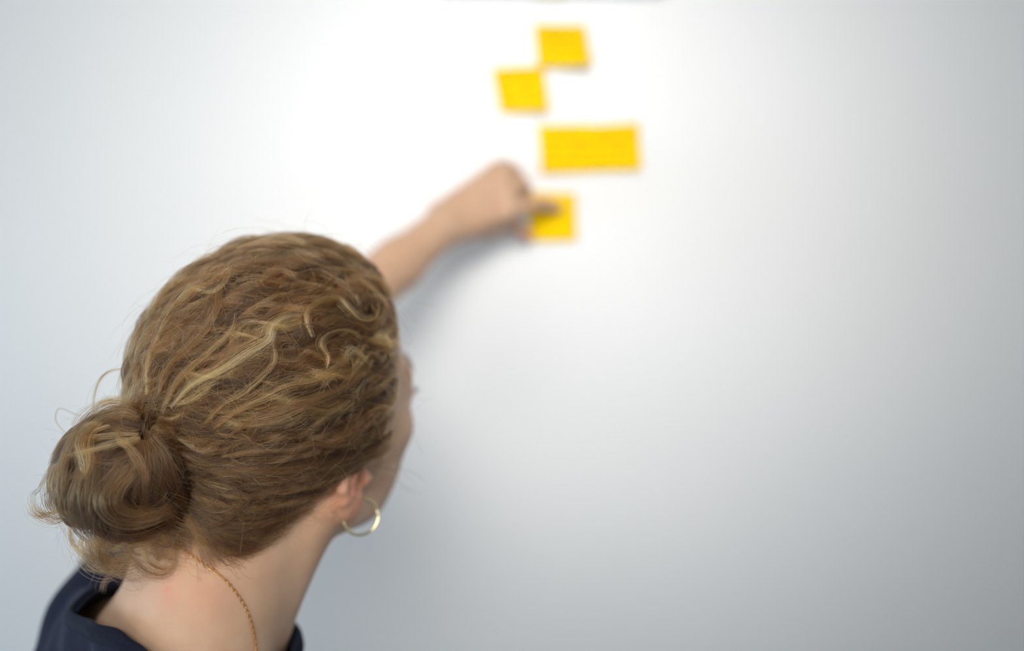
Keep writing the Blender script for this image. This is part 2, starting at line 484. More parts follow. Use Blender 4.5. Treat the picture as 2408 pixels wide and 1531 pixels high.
# ears
def ear(s):
    o = np.array([s * 0.0700, 0.005, -0.0445])
    ub = unit([0, -0.16, 0.98]); bb = unit([s * 0.24, -0.95, -0.10]); bb = unit(bb - ub * (bb @ ub)); nn = np.cross(bb, ub) * (1 if s > 0 else -1)
    if nn[0] * s < 0: nn = -nn
    def E(x, y, z): q = o + bb * x * 0.92 + ub * y * 0.66 + nn * z; return H(*q)
    R = HR @ np.stack([bb, ub, nn], 1)
    b.ell(E(0.012, 0.002, 0.0), (0.015, 0.018, 0.0042), R, 0.006)
    hel = [(0.004, 0.004), (0.000, 0.018), (0.005, 0.028), (0.016, 0.032), (0.026, 0.024), (0.0295, 0.010), (0.027, -0.006), (0.021, -0.020)]
    b.chain([E(x, y, 0.0035) for x, y in hel], [0.0026, 0.003, 0.0032, 0.0034, 0.0034, 0.0034, 0.0032, 0.0028], 0.003)
    b.chain([E(*q, 0.0035) for q in [(0.011, 0.019), (0.018, 0.011), (0.0185, -0.004), (0.012, -0.015)]], [0.003, 0.0032, 0.003, 0.003], 0.003)
    b.ell(E(0.012, -0.028, 0.0012), (0.0092, 0.0085, 0.0046), R, 0.006)
    b.ell(E(0.007, -0.001, 0.008), (0.0085, 0.0095, 0.0105), R, 0.003, '-')
    b.ell(E(-0.002, -0.004, 0.0040), (0.0045, 0.0055, 0.0042), R, 0.004)
    return E, nn
EAR, EAR_N = ear(1)
ear(-1)
# neck
for s in (-1, 1):
    b.cap(H(s * 0.012, -0.030, -0.060), B(s * 0.012, -0.004, -0.01), 0.046, 0.045, 0.03)
    b.cap(H(s * 0.058, -0.018, -0.068), B(s * 0.016, 0.034, -0.035), 0.011, 0.009, 0.02)
    b.cap(H(s * 0.020, -0.055, -0.060), B(s * 0.042, -0.022, -0.030), 0.018, 0.020, 0.03)
b.cap(H(0, 0.020, -0.095), B(0, 0.030, -0.045), 0.020, 0.018, 0.03)
# shoulders, chest, back
CL, CR = SL - TU * 0.0, SRJ
for sj, s in ((CL, -1), (CR, 1)):
    b.cap(B(s * 0.05, -0.022, -0.030 + (0.006 if s < 0 else 0)), sj + TU * 0.022 - TF * 0.01, 0.030, 0.026, 0.035)
    b.cap(B(s * 0.02, 0.034, -0.068), sj + TU * 0.006 + TF * 0.005, 0.009, 0.011, 0.02)
    b.ell(sj, (0.047, 0.050, 0.050), TB, 0.03)
b.ell(B(0, 0.008, -0.20), (0.143, 0.085, 0.146), TB, 0.03)
b.ell(B(0, 0.000, -0.30), (0.135, 0.090, 0.16), TB, 0.04)
# left arm, raised
ua = unit(EL - SL); fa = unit(WR - EL)
b.chain([SL, SL + (EL - SL) * 0.45, EL], [0.045, 0.043, 0.037], 0.02, 0.03)
b.chain([EL, EL + (WR - EL) * 0.28, EL + (WR - EL) * 0.7, WR], [0.037, 0.040, 0.031, 0.0255], 0.015)
# right arm, hanging
ER, WRR = SRJ + np.array([0.03, -0.04, -0.29]), SRJ + np.array([0.07, 0.03, -0.53])
b.chain([SRJ, SRJ + (ER - SRJ) * 0.45, ER], [0.045, 0.043, 0.037], 0.02, 0.03)
b.chain([ER, ER + (WRR - ER) * 0.28, WRR], [0.037, 0.040, 0.026], 0.015)
# left hand on the note
MCP = [P(1196, 494, 0.940), P(1194, 456, 0.943), P(1184, 420, 0.950), P(1170, 394, 0.958)]
FING = [
    [MCP[0], P(1249, 480, 0.968), P(1286, 481, 0.998), P(1311, 489, 1.0145)],
    [MCP[1], P(1227, 430, 0.976), P(1238, 452, 1.000), P(1233, 470, 1.014)],
    [MCP[2], P(1209, 400, 0.982), P(1221, 425, 1.004), P(1213, 445, 1.013)],
    [MCP[3], P(1192, 386, 0.988), P(1203, 409, 1.006), P(1199, 428, 1.014)],
]
FR = [[0.0120, 0.0106, 0.0094, 0.0076], [0.0108, 0.0092, 0.0078, 0.0064], [0.0102, 0.0086, 0.0074, 0.0060], [0.0092, 0.0074, 0.0064, 0.0054]]
palm_side = unit(np.cross(MCP[3] - MCP[0], WR - MCP[1]))
if palm_side[1] < 0: palm_side = -palm_side
for i in range(4):
    w = WR + (MCP[i] - MCP[1]) * 0.42 + palm_side * 0.004
    b.cap(w, MCP[i] + palm_side * 0.004, 0.0175, 0.0115, 0.012)
b.cap(WR + palm_side * 0.008, (MCP[1] + MCP[2]) / 2 + palm_side * 0.012, 0.017, 0.011, 0.012)
for f_, r_ in zip(FING, FR):
    b.chain(f_, r_, 0.0025, 0.006)
TH = [P(1088, 535, 0.932), P(1146, 533, 0.960), P(1204, 528, 0.988), P(1242, 556, 1.011)]
b.cap(TH[1], MCP[0] + palm_side * 0.006, 0.011, 0.010, 0.012)
b.cap(TH[1], (MCP[0] + FING[0][1]) / 2 + palm_side * 0.004, 0.012, 0.008, 0.012)
b.cap((TH[1] + TH[2]) / 2, (MCP[0] * 0.4 + FING[0][1] * 0.6) + palm_side * 0.006, 0.009, 0.007, 0.01)
b.chain(TH, [0.0175, 0.0145, 0.0105, 0.0078], 0.004, 0.012)
# right hand, relaxed at her side
hd = unit([0.05, 0.16, -0.98]); hl = unit(np.cross(hd, [1, 0, 0])); 
for i in range(4):
    k0 = WRR + hd * 0.085 + hl * (0.030 - 0.020 * i)
    b.cap(WRR + hl * (0.012 - 0.008 * i), k0, 0.017, 0.011, 0.012)
    L = [0.040, 0.045, 0.041, 0.032][i]
    k1 = k0 + hd * L; k2 = k1 + unit(hd + np.array([-0.5, 0, 0])) * L * 0.62; k3 = k2 + unit(hd + np.array([-1.0, 0, 0])) * L * 0.5
    b.chain([k0, k1, k2, k3], FR[i], 0.0025, 0.006)
t0 = WRR + hl * 0.018 + hd * 0.02
b.chain([t0, t0 + hl * 0.022 + hd * 0.03, t0 + hl * 0.030 + hd * 0.062, t0 + hl * 0.026 + hd * 0.088], [0.015, 0.012, 0.0095, 0.0075], 0.004, 0.012)

lo = np.array([-0.62, -0.10, 0.48]); hi = np.array([0.20, 1.06, 1.90])
bv, bf = b.mesh(0.0018, lo, hi, smooth=2)
person = mesh_obj('person', bv, bf, M['skin'])
tag(person, 'woman seen from behind with a blonde-brown bun, pressing a yellow note to the white wall', 'person')
# skin redness: ears, knuckles, fingertips, a small blemish on the nape
red = np.zeros(len(bv))
def blush(p, r, w):
    global red
    red = np.maximum(red, w * np.exp(-(np.linalg.norm(bv - p, axis=1) / r) ** 2))
for x, y in ((0.012, 0.016), (0.02, 0.0), (0.012, -0.02)): blush(EAR(x, y, 0.002), 0.017, 0.62)
for f_ in FING:
    blush(f_[1], 0.014, 0.28); blush(f_[3], 0.014, 0.35)
blush(TH[3], 0.018, 0.5)
for x in (-0.013, 0, 0.013): blush(H(x, 0.095, -0.070), 0.010, 0.40)
body_bvh = BVHTree.FromPolygons([tuple(v) for v in bv], [tuple(f) for f in bf])
def hit(bvh, x, y):
    r = ray(x, y)
    h = bvh.ray_cast(Vector(CAM), Vector(r))
    return None if h[0] is None else np.array(h[0])
for (x, y, r, w) in ((392, 1386, 0.0035, 0.55), (400, 1392, 0.012, 0.30), (470, 1400, 0.016, 0.22)):
    p = hit(body_bvh, x, y)
    if p is not None: blush(p, r, w)
a = person.data.attributes.new('redness', 'FLOAT', 'POINT'); a.data.foreach_set('value', red.astype(np.float32))

# eyes and brows
for s in (-1, 1):
    bm = bmesh.new()
    bmesh.ops.create_uvsphere(bm, u_segments=20, v_segments=12, radius=0.0118)
    o = bpy.data.meshes.new('eye'); bm.to_mesh(o); bm.free()
    o.materials.append(M['eye']); o.materials.append(M['iris'])
    mt = Matrix([list(HR[i]) + [H(s * 0.0325, 0.0790, -0.0140)[i]] for i in range(3)] + [[0, 0, 0, 1]])
    o.transform(Matrix.Rotation(-math.pi / 2, 4, 'X'))
    for p in o.polygons:
        p.use_smooth = True
        if p.center.normalized().y > 0.905: p.material_index = 1
    o.transform(mt)
    e = bpy.data.objects.new('eye', o); COL.objects.link(e); e.parent = person

# ------------------------------------------------------------------ hair: shape of the head of hair
TIE_PX = (352, 1100)
def ell_r(u, c, r):
    """distance from the origin to an ellipsoid along unit directions u"""
    c = np.asarray(c); r = np.asarray(r)
    A = ((u / r) ** 2).sum(-1); Bq = (u * c / r ** 2).sum(-1); Cq = ((c / r) ** 2).sum() - 1
    return (Bq + np.sqrt(np.maximum(Bq ** 2 - A * Cq, 0))) / A
FL = 0.0160
# distance to the skin behind the ears, right side: azimuth 90..180, elevation -75..+20
SKIN_R = np.zeros((19, 20))
for i in range(19):
    for j in range(20):
        a_, e_ = math.radians(max(90 + 5 * i, 112)), math.radians(-75 + 5 * j)
        h_ = body_bvh.ray_cast(Vector(HC), Vector(HR @ np.array([math.cos(e_) * math.sin(a_), math.cos(e_) * math.cos(a_), math.sin(e_)])))
        SKIN_R[i, j] = min(h_[3], 0.145) if h_[0] is not None else 0.1
def hair_r(u):
    r1 = ell_r(u, (0, -0.002, 0.004), (0.075 + FL, 0.095 + FL, 0.093 + FL))
    # the hair hugs the brow at the front and the nape below
    az = np.arctan2(np.abs(u[..., 0]), u[..., 1]); el = np.arcsin(np.clip(u[..., 2], -1, 1))
    front = np.clip((1.5 - az) / 1.1, 0, 1) * np.clip((1.25 - el) / 0.8, 0, 1)
    r1 = r1 - 0.017 * front
    # behind the ears it lies over the nape
    fa_, fe_ = (np.degrees(az) - 90) / 5, (np.degrees(el) + 75) / 5
    ia, ie = np.clip(fa_, 0, 16.999), np.clip(fe_, 0, 18.999)
    i0, j0 = ia.astype(int), ie.astype(int); fx, fy = ia - i0, ie - j0
    nr = (SKIN_R[i0, j0] * (1 - fx) * (1 - fy) + SKIN_R[i0 + 1, j0] * fx * (1 - fy) + SKIN_R[i0, j0 + 1] * (1 - fx) * fy + SKIN_R[i0 + 1, j0 + 1] * fx * fy)
    w = np.clip((np.degrees(az) - 98) / 14, 0, 1)
    r2 = nr + 0.0135
    d = r1 - r2
    sm = 0.5 * (r1 + r2 + np.sqrt(d * d + 0.006 ** 2)) - 0.001
    return r1 * (1 - w) + sm * w
HAIRLINE = [(0, 46), (36, 45), (50, 42), (60, 34), (70, 20), (79, -2), (88, -16), (104, -24), (118, -35), (130, -39), (145, -39), (160, -37), (180, -35)]
def line_el(az): return np.interp(np.degrees(np.abs(az)), [a for a, _ in HAIRLINE], [e for _, e in HAIRLINE])
def on_scalp(u, margin=0.0):
    az = np.arctan2(u[..., 0], u[..., 1]); el = np.degrees(np.arcsin(np.clip(u[..., 2], -1, 1)))
    return el > line_el(az) + margin
def to_room(q): return HC + q @ HR.T

# under-shell of matted hair, so no scalp shows between strands
nu, nv = 96, 64
az = np.linspace(-math.pi, math.pi, nu, endpoint=False); vs = []
for j in range(nv + 1):
    top = math.pi / 2
    e0 = np.radians(line_el(az) + 3)
    el = e0 + (top - e0) * (j / nv)
    u = np.stack([np.cos(el) * np.sin(az), np.cos(el) * np.cos(az), np.sin(el)], 1)
    inset = 0.0105 - 0.002 * min(1, j / 6)
    vs.append(u * (hair_r(u) - inset - (0.006 if j == 0 else 0))[:, None])
vs = np.concatenate(vs)
fs = np.array([(j * nu + i, j * nu + (i + 1) % nu, (j + 1) * nu + (i + 1) % nu, (j + 1) * nu + i) for j in range(nv) for i in range(nu)])
cap_room = to_room(vs)
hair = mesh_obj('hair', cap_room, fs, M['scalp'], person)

# a finer shell of the outer hair surface, only for finding points on it
def outer_shell(off=0.0):
    vs = []
    for j in range(nv + 1):
        el = -1.05 + (math.pi / 2 + 1.05) * j / nv
        u = np.stack([np.cos(el) * np.sin(az), np.cos(el) * np.cos(az), np.full(nu, math.sin(el))], 1)
        vs.append(u * (hair_r(u) + off)[:, None])
    return BVHTree.FromPolygons([tuple(v) for v in to_room(np.concatenate(vs))], [tuple(f) for f in fs])
shell_bvh = outer_shell()
TIE = hit(shell_bvh, *TIE_PX)
TIE_D = unit(HR.T @ (TIE - HC))

# bun: centre, axes and surface
BUN_C = P(308, 1112, (TIE - CAM) @ CF + 0.003)
print('tie', TIE, 'bun depth', (BUN_C - CAM) @ CF, 'bun px', 1204 + FPX * ((BUN_C - CAM) @ CX) / ((BUN_C - CAM) @ CF), 765.5 - FPX * ((BUN_C - CAM) @ CU) / ((BUN_C - CAM) @ CF))
bun_d = (BUN_C - CAM) @ CF
BUN_R = np.array([164, 158, 158]) / FPX * bun_d
BUN_AX = C2W                                           # camera-like axes are as good as any
def bun_pt(u, k=1.0): return BUN_C + (u * BUN_R * k) @ BUN_AX.T
bm = bmesh.new(); bmesh.ops.create_icosphere(bm, subdivisions=4, radius=1)
bu = np.array([v.co[:] for v in bm.verts]); bfaces = np.array([[v.index for v in f.verts] for f in bm.faces]); bm.free()
bun_bvh = BVHTree.FromPolygons([tuple(v) for v in bun_pt(bu)], [tuple(f) for f in bfaces])
def px_dir(x, y):
    p = hit(bun_bvh, x, y); return unit(((p - BUN_C) @ BUN_AX) / BUN_R)
pole = px_dir(345, 1024)
core = 0.89 - 0.42 * np.exp(-(np.arccos(np.clip(bu @ pole, -1, 1)) / 0.26) ** 2)
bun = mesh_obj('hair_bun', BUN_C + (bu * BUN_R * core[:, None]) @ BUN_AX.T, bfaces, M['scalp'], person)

# ------------------------------------------------------------------ hair strands
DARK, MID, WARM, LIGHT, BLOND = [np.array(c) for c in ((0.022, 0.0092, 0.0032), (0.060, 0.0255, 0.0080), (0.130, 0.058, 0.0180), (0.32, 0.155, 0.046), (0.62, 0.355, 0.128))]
class Strands:
    def __init__(s): s.p, s.r, s.c, s.n = [], [], [], []
    def add(s, pts, rad, col):
        """pts (N, K, 3); rad scalar or (N,K); col (N,3)"""
        N, K = pts.shape[:2]
        s.p.append(pts.reshape(-1, 3)); s.n.append(np.full(N, K)); s.c.append(np.broadcast_to(col, (N, 3)))
        t = np.linspace(0, 1, K)
        prof = np.clip((1 - t) / 0.25, 0.25, 1)
        s.r.append((np.broadcast_to(np.asarray(rad, float).reshape(-1, 1), (N, 1)) * prof).ravel())
    def build(s, name, parent):
        pts = np.concatenate(s.p).astype(np.float32); n = np.concatenate(s.n).astype(int)
        cu = bpy.data.hair_curves.new(name)
        cu.add_curves([int(x) for x in n])
        cu.attributes['position'].data.foreach_set('vector', pts.ravel()) if 'position' in cu.attributes else cu.points.foreach_set('position', pts.ravel())
        ra = cu.attributes.get('radius') or cu.attributes.new('radius', 'FLOAT', 'POINT')
        ra.data.foreach_set('value', np.concatenate(s.r).astype(np.float32))
        ca = cu.attributes.new('strand_color', 'FLOAT_COLOR', 'CURVE')
        c = np.concatenate(s.c); c4 = np.concatenate([np.clip(c, 0, 1), np.ones((len(c), 1))], 1).astype(np.float32)
        ca.data.foreach_set('color', c4.ravel())
        cu.materials.append(M['hair'])
        o = bpy.data.objects.new(name, cu); COL.objects.link(o); o.parent = parent; o['kind'] = 'stuff'
        print(name, len(n), 'strands', len(pts), 'points')
        return o

def jitter_col(base, n, s=0.22):
    return base[None] * np.exp(RNG.normal(0, s, (n, 1))) * (1 + RNG.normal(0, 0.05, (n, 3)))

e1 = unit(np.cross(TIE_D, [0, 0, 1.0])); e2 = np.cross(TIE_D, e1)
def dirs(th, ph):
    return np.cos(th)[..., None] * TIE_D + np.sin(th)[..., None] * (np.cos(ph)[..., None] * e1 + np.sin(ph)[..., None] * e2)
# where each meridian leaves the scalp
PHI = np.linspace(-math.pi, math.pi, 721); TH_MAX = np.zeros(721)
ths = np.linspace(0.1, 3.0, 400)
for i, ph in enumerate(PHI):
    inside = on_scalp(dirs(ths, np.full(400, ph)))
    bad = np.where(~inside)[0]
    TH_MAX[i] = ths[bad[0]] if len(bad) else 3.0
def th_max(ph): return np.interp((ph + math.pi) % (2 * math.pi) - math.pi, PHI, TH_MAX)

main = Strands()
K = 30
t = np.linspace(0, 1, K)
def clump(phc, thr, n, width, tone, amp, lam, lift, thickness=0.0035):
    """a lock combed along a meridian from its root angle thr to the tie"""
    th1 = 0.06 + RNG.uniform(0, 0.10)
    th_r = np.clip(thr - np.abs(RNG.normal(0, 0.07, n)) + 0.02, 0.3, None)
    lat = np.clip(RNG.normal(0, 0.45, n), -1.3, 1.3); dep = RNG.uniform(-1, 1, n)
    th = th_r[:, None] + (th1 - th_r)[:, None] * t[None]
    arc = (thr - th) * 0.105                               # metres along the scalp, shared by the lock
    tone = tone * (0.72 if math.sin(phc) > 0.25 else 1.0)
    amp = amp * (0.55 + 1.1 * min(1, max(-0.25, 0.35 - math.sin(phc))))
    ph0 = RNG.uniform(0, 6.28); ph1 = RNG.uniform(0, 6.28)
    env = np.clip((thr - th) / 0.25, 0.15, 1)
    wob = amp * env * (np.sin(arc / lam * 6.28 + ph0) + 0.4 * np.sin(arc / lam * 11.1 + ph1))
    wob_n = 0.5 * amp * env * np.sin(arc / lam * 6.28 + ph0 + 1.3)
    ind = RNG.normal(0, 0.0011, (n, 1)) * np.sin(arc / 0.03 * 6.28 + RNG.uniform(0, 6.28, (n, 1)))
    lat = lat[:, None] + RNG.normal(0, 0.28, (n, 1)) * (arc / 0.08)
    w = width * (1.0 + 0.35 * np.sin(arc / 0.06 * 6.28 + ph1)) * np.clip(np.sin(th) / math.sin(min(thr, 1.57)), 0.35, 1)
    r0 = 0.105
    lateral = lat * w + wob + ind
    ph = phc + lateral / (r0 * np.maximum(np.sin(th), 0.18))
    u = dirs(th, ph)
    rise = np.clip(arc / 0.02, 0.0, 1)
    h = (1 - 0.5 * np.minimum(lat ** 2, 2)) * thickness * (0.6 + 0.4 * dep[:, None]) + lift * np.sin(np.clip((thr - th) / max(thr - th1, 0.2), 0, 1) * math.pi) + wob_n - 0.0045
    rr = hair_r(u) + (h - 0.002) * rise - 0.004 * (1 - rise) - 0.006 * np.clip(1 - (th - th1) / 0.25, 0, 1)
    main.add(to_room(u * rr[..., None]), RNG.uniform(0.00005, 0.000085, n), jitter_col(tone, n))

tones = [DARK, MID, MID, WARM, WARM, LIGHT]
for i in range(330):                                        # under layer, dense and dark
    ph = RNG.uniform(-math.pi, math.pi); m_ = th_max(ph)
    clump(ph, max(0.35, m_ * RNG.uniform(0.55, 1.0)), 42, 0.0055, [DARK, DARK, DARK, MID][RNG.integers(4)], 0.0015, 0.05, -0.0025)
for i in range(440):                                        # upper layer, wavy locks
    ph = RNG.uniform(-math.pi, math.pi); m_ = th_max(ph)
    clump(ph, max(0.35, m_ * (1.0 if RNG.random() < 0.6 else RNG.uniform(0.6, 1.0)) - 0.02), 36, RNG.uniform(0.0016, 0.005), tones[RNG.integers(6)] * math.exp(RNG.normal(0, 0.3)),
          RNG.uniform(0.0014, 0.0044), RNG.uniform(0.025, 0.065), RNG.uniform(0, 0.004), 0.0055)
for i in range(450):                                        # single wandering hairs over the top
    ph = RNG.uniform(-math.pi, math.pi); m_ = th_max(ph)
    clump(ph, max(0.35, m_ * RNG.uniform(0.4, 1.0)), 3, 0.004, tones[2 + RNG.integers(4)], RNG.uniform(0.002, 0.006), RNG.uniform(0.03, 0.08), RNG.uniform(0.001, 0.004))

def spline(pts, K):
    pts = np.asarray(pts, float); n = len(pts)
    q = np.concatenate([2 * pts[:1] - pts[1:2], pts, 2 * pts[-1:] - pts[-2:-1]])
    s = np.linspace(0, n - 1 - 1e-6, K); i = s.astype(int); f = (s - i)[:, None]
    a, b_, c, d = q[i], q[i + 1], q[i + 2], q[i + 3]
    return 0.5 * (2 * b_ + (c - a) * f + (2 * a - 5 * b_ + 4 * c - d) * f ** 2 + (3 * b_ - a - 3 * c + d) * f ** 3)

def lock(store, px, n, width, tone, bvh=None, depth=None, lift=0.002, K=36, fray=0.3, taper=(0.3, 1.0, 0.3), js=0.32, rad=(0.00005, 0.00008), flat=0.3, lifts=None):
    """a lock laid along points of the photo, resting on a hair surface (or at its own depth where it hangs free)"""
    pts = []
    last = depth
    for i, q in enumerate(px):
        x, y = q[:2]
        p = hit(bvh, x, y) if bvh is not None else None
        dd = q[2] if len(q) > 2 else None
        if dd is not None: p = P(x, y, dd)
        elif p is None: p = P(x, y, last if last is not None else bun_d)
        else:
            last = (p - CAM) @ CF
            p = p - ray(x, y) * (lift if lifts is None else lifts[i])
        pts.append(p)
    G = spline(pts, 90)
    TG = np.gradient(G, axis=0); TG /= np.linalg.norm(TG, axis=1)[:, None] + 1e-9
    view = G - CAM; view /= np.linalg.norm(view, axis=1)[:, None]
    SD = np.cross(TG, view); SD /= np.linalg.norm(SD, axis=1)[:, None] + 1e-9
    NN = np.cross(SD, TG)
    tt = np.linspace(0, 1, K)[None]
    if n > 3: tt = RNG.uniform(0, 0.22, (n, 1)) ** 1.5 + tt * 1.0; tt = tt * (1 - RNG.uniform(0, 0.35, (n, 1)) ** 1.5) ; tt = np.minimum(tt, 1.0 + 0 * tt)
    x_ = np.clip(tt, 0, 1) * 88.999; i0 = x_.astype(int); fx = (x_ - i0)[..., None]
    g, sd, nn = [Q[i0] * (1 - fx) + Q[i0 + 1] * fx for Q in (G, SD, NN)]
    wp = np.interp(tt, [0, 0.4, 1], taper)
    a = RNG.normal(0, 0.5, n); c = RNG.normal(0, 0.5, n)
    f1 = RNG.normal(0, fray, (n, 1)); f2 = RNG.normal(0, fray, (n, 1)); ph = RNG.uniform(0, 6.28, (n, 1)); fr = RNG.uniform(4, 9, (n, 1))
    la = (a[:, None] + f1 * tt ** 2 + 0.3 * fray * np.sin(fr * tt + ph)) * wp * width
    de = (c[:, None] * flat + f2 * tt ** 2 * 0.6 + 0.3 * fray * np.cos(fr * tt + ph)) * wp * width
    s = g + la[..., None] * sd + de[..., None] * nn
    # shift along the lock so the ends do not line up
    store.add(s, RNG.uniform(*rad, n), jitter_col(tone, n, js))

# locks that can be picked out on the head
HL = [
    ([(735, 795), (722, 760), (727, 728), (760, 707), (795, 703), (822, 728), (850, 752), (880, 748), (890, 718), (880, 690)], 46, 0.0034, LIGHT * 1.1),
    ([(768, 868), (772, 840), (757, 812), (770, 790), (800, 778), (830, 782), (850, 800)], 36, 0.0026, LIGHT),
    ([(400, 960), (450, 905), (520, 868), (580, 830), (628, 800), (640, 768), (672, 745), (718, 738)], 70, 0.0042, BLOND),
    ([(470, 1010), (520, 955), (575, 920), (620, 880), (645, 845), (640, 800)], 46, 0.0034, LIGHT),
    ([(380, 975), (415, 900), (455, 860), (500, 820), (545, 775), (555, 735)], 50, 0.004, LIGHT),
    ([(370, 930), (395, 865), (440, 820), (485, 770), (510, 720), (520, 660), (560, 622), (620, 600)], 60, 0.0045, WARM * 1.2),
    ([(345, 930), (350, 850), (375, 790), (400, 740), (440, 690), (500, 660), (535, 620)], 60, 0.005, LIGHT),
    ([(402, 668), (425, 660), (460, 680), (500, 685), (530, 660), (545, 620), (590, 600)], 50, 0.0036, BLOND),
    ([(500, 1010), (560, 965), (620, 935), (680, 905), (735, 895), (790, 860), (835, 830)], 60, 0.005, LIGHT * 0.9),
    ([(530, 1030), (590, 990), (640, 975), (700, 950), (760, 930), (820, 900), (870, 860)], 60, 0.005, WARM),
    ([(610, 665), (660, 640), (700, 650), (745, 640), (790, 660), (830, 690), (850, 720)], 50, 0.004, WARM),
    ([(560, 630), (620, 612), (690, 610), (740, 620), (800, 640)], 50, 0.004, WARM),
    ([(600, 760), (650, 730), (690, 700), (740, 690), (780, 660), (800, 640)], 44, 0.0035, MID * 1.3),
    ([(520, 1075), (600, 1062), (680, 1058), (740, 1045), (800, 1048), (850, 1035)], 60, 0.004, WARM),
    ([(560, 1000), (650, 990), (720, 960), (780, 965), (840, 930)], 50, 0.004, LIGHT * 0.75),
    ([(890, 690), (905, 720), (895, 755), (870, 775), (850, 765)], 40, 0.003, WARM),
    ([(600, 1160), (560, 1200), (520, 1230), (480, 1240)], 30, 0.003, MID),
]
for px, n, w, tone in HL:
    lock(main, px, int(n * 0.6), w * 0.62, tone * 0.8, shell_bvh, lift=0.0036, fray=0.9 if len(px) in (7, 10) else 0.5)
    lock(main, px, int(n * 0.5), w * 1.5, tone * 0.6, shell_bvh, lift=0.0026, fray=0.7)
def over_ear(px, n, w, tone, lift):
    pts = []
    for x, y in px:
        ds = [(h_ - CAM) @ CF for h_ in (hit(shell_bvh, x, y), hit(body_bvh, x, y)) if h_ is not None]
        pts.append((x, y, (min(ds) if ds else 0.46) - lift))
    lock(main, pts, n, w, tone, None, fray=0.35)
for k_ in range(7):
    dy = (k_ - 3) * 6.0
    over_ear([(925, 1030 + dy), (890, 1056 + dy), (850, 1070 + dy * 0.8), (810, 1080 + dy * 0.8), (760, 1092 + dy), (690, 1108 + dy * 1.2), (600, 1112 + dy), (500, 1105)], 46, 0.0035, [DARK, MID, MID, WARM][k_ % 4], 0.0015)
# stray single hairs over the head
for i in range(650):
    x, y = RNG.uniform(330, 930), RNG.uniform(580, 1230)
    p0 = hit(shell_bvh, x, y)
    if p0 is None: continue
    a0 = RNG.uniform(0, 6.28); L = RNG.uniform(40, 150); cur = RNG.normal(0, 1.6)
    q = []
    for s in np.linspace(0, 1, 6):
        q.append((x, y)); x += math.cos(a0) * L / 6; y += math.sin(a0) * L / 6; a0 += cur / 5
    lf = [RNG.uniform(0.001, 0.004) + RNG.uniform(0, 0.006) * math.sin(s * 3.1) for s in np.linspace(0, 1, 6)]
    lock(main, q, 1, 0.0, [LIGHT, BLOND, WARM][RNG.integers(3)], shell_bvh, lifts=lf, K=16, rad=(0.00004, 0.00006))
# fuzz standing off the outline of the head
N = 1500
ph = RNG.uniform(-math.pi, math.pi, N); th = np.array([RNG.uniform(0.35, max(0.5, th_max(p) - 0.05)) for p in ph])
u0 = dirs(th, ph); base = u0 * (hair_r(u0) - 0.003)[:, None]
tang = -np.gradient(np.stack([dirs(th - 0.01, ph), dirs(th + 0.01, ph)]), axis=0)[0]; tang /= np.linalg.norm(tang, axis=1)[:, None]
side = np.cross(u0, tang); Lf = RNG.uniform(0.012, 0.055, (N, 1)); cu_ = RNG.normal(0, 0.7, (N, 1)); up_ = np.abs(RNG.normal(0.28, 0.22, (N, 1)))
s = np.linspace(0, 1, 14)[None, :, None]
F3 = base[:, None] + (tang[:, None] * s + side[:, None] * (cu_[:, None] * np.sin(s * 2.2) * 0.6) + u0[:, None] * up_[:, None] * s * (1.3 - s)) * Lf[:, None]
main.add(to_room(F3), RNG.uniform(0.00004, 0.00006, N), jitter_col(WARM * 1.2, N, 0.3))
main.build('hair_strands', hair)

# ---- bun strands
bs = Strands()
f1 = unit(np.cross(pole, [0.1, 1.0, 0.2])); f2 = np.cross(pole, f1)
for i in range(150):
    ph = RNG.uniform(-math.pi, math.pi); n = 48; lat = RNG.normal(0, 0.5, n); dep = RNG.uniform(-1, 1, n)
    w = RNG.uniform(0.05, 0.11); tw = RNG.normal(0.25, 0.35); end = RNG.uniform(1.5, 2.9); K2 = 30
    t2 = np.linspace(0, 1, K2); th = 0.12 + (end - 0.12) * t2
    p_ = ph + tw * t2 ** 1.3 + 0.10 * np.sin(t2 * 7 + RNG.uniform(0, 6.28))
    P2 = p_[None] + lat[:, None] * w / np.maximum(np.sin(th), 0.3)[None] + RNG.normal(0, 0.02, (n, 1)) * np.sin(t2 * 9 + RNG.uniform(0, 6, (n, 1)))
    th2 = th[None] + RNG.normal(0, 0.05, (n, 1))
    uu = np.cos(th2)[..., None] * pole + np.sin(th2)[..., None] * (np.cos(P2)[..., None] * f1 + np.sin(P2)[..., None] * f2)
    k = 0.93 + 0.05 * (1 - lat[:, None] ** 2) * (0.5 + 0.5 * dep[:, None]) + RNG.uniform(-0.05, 0.06) - 0.40 * np.exp(-(th[None] / 0.24) ** 2)
    bs.add(bun_pt(uu.reshape(-1, 3), 1.0).reshape(n, K2, 3) * k[..., None] + BUN_C * (1 - k[..., None]), RNG.uniform(0.00005, 0.00008, n), jitter_col([DARK, DARK, MID, MID, WARM][RNG.integers(5)], n))
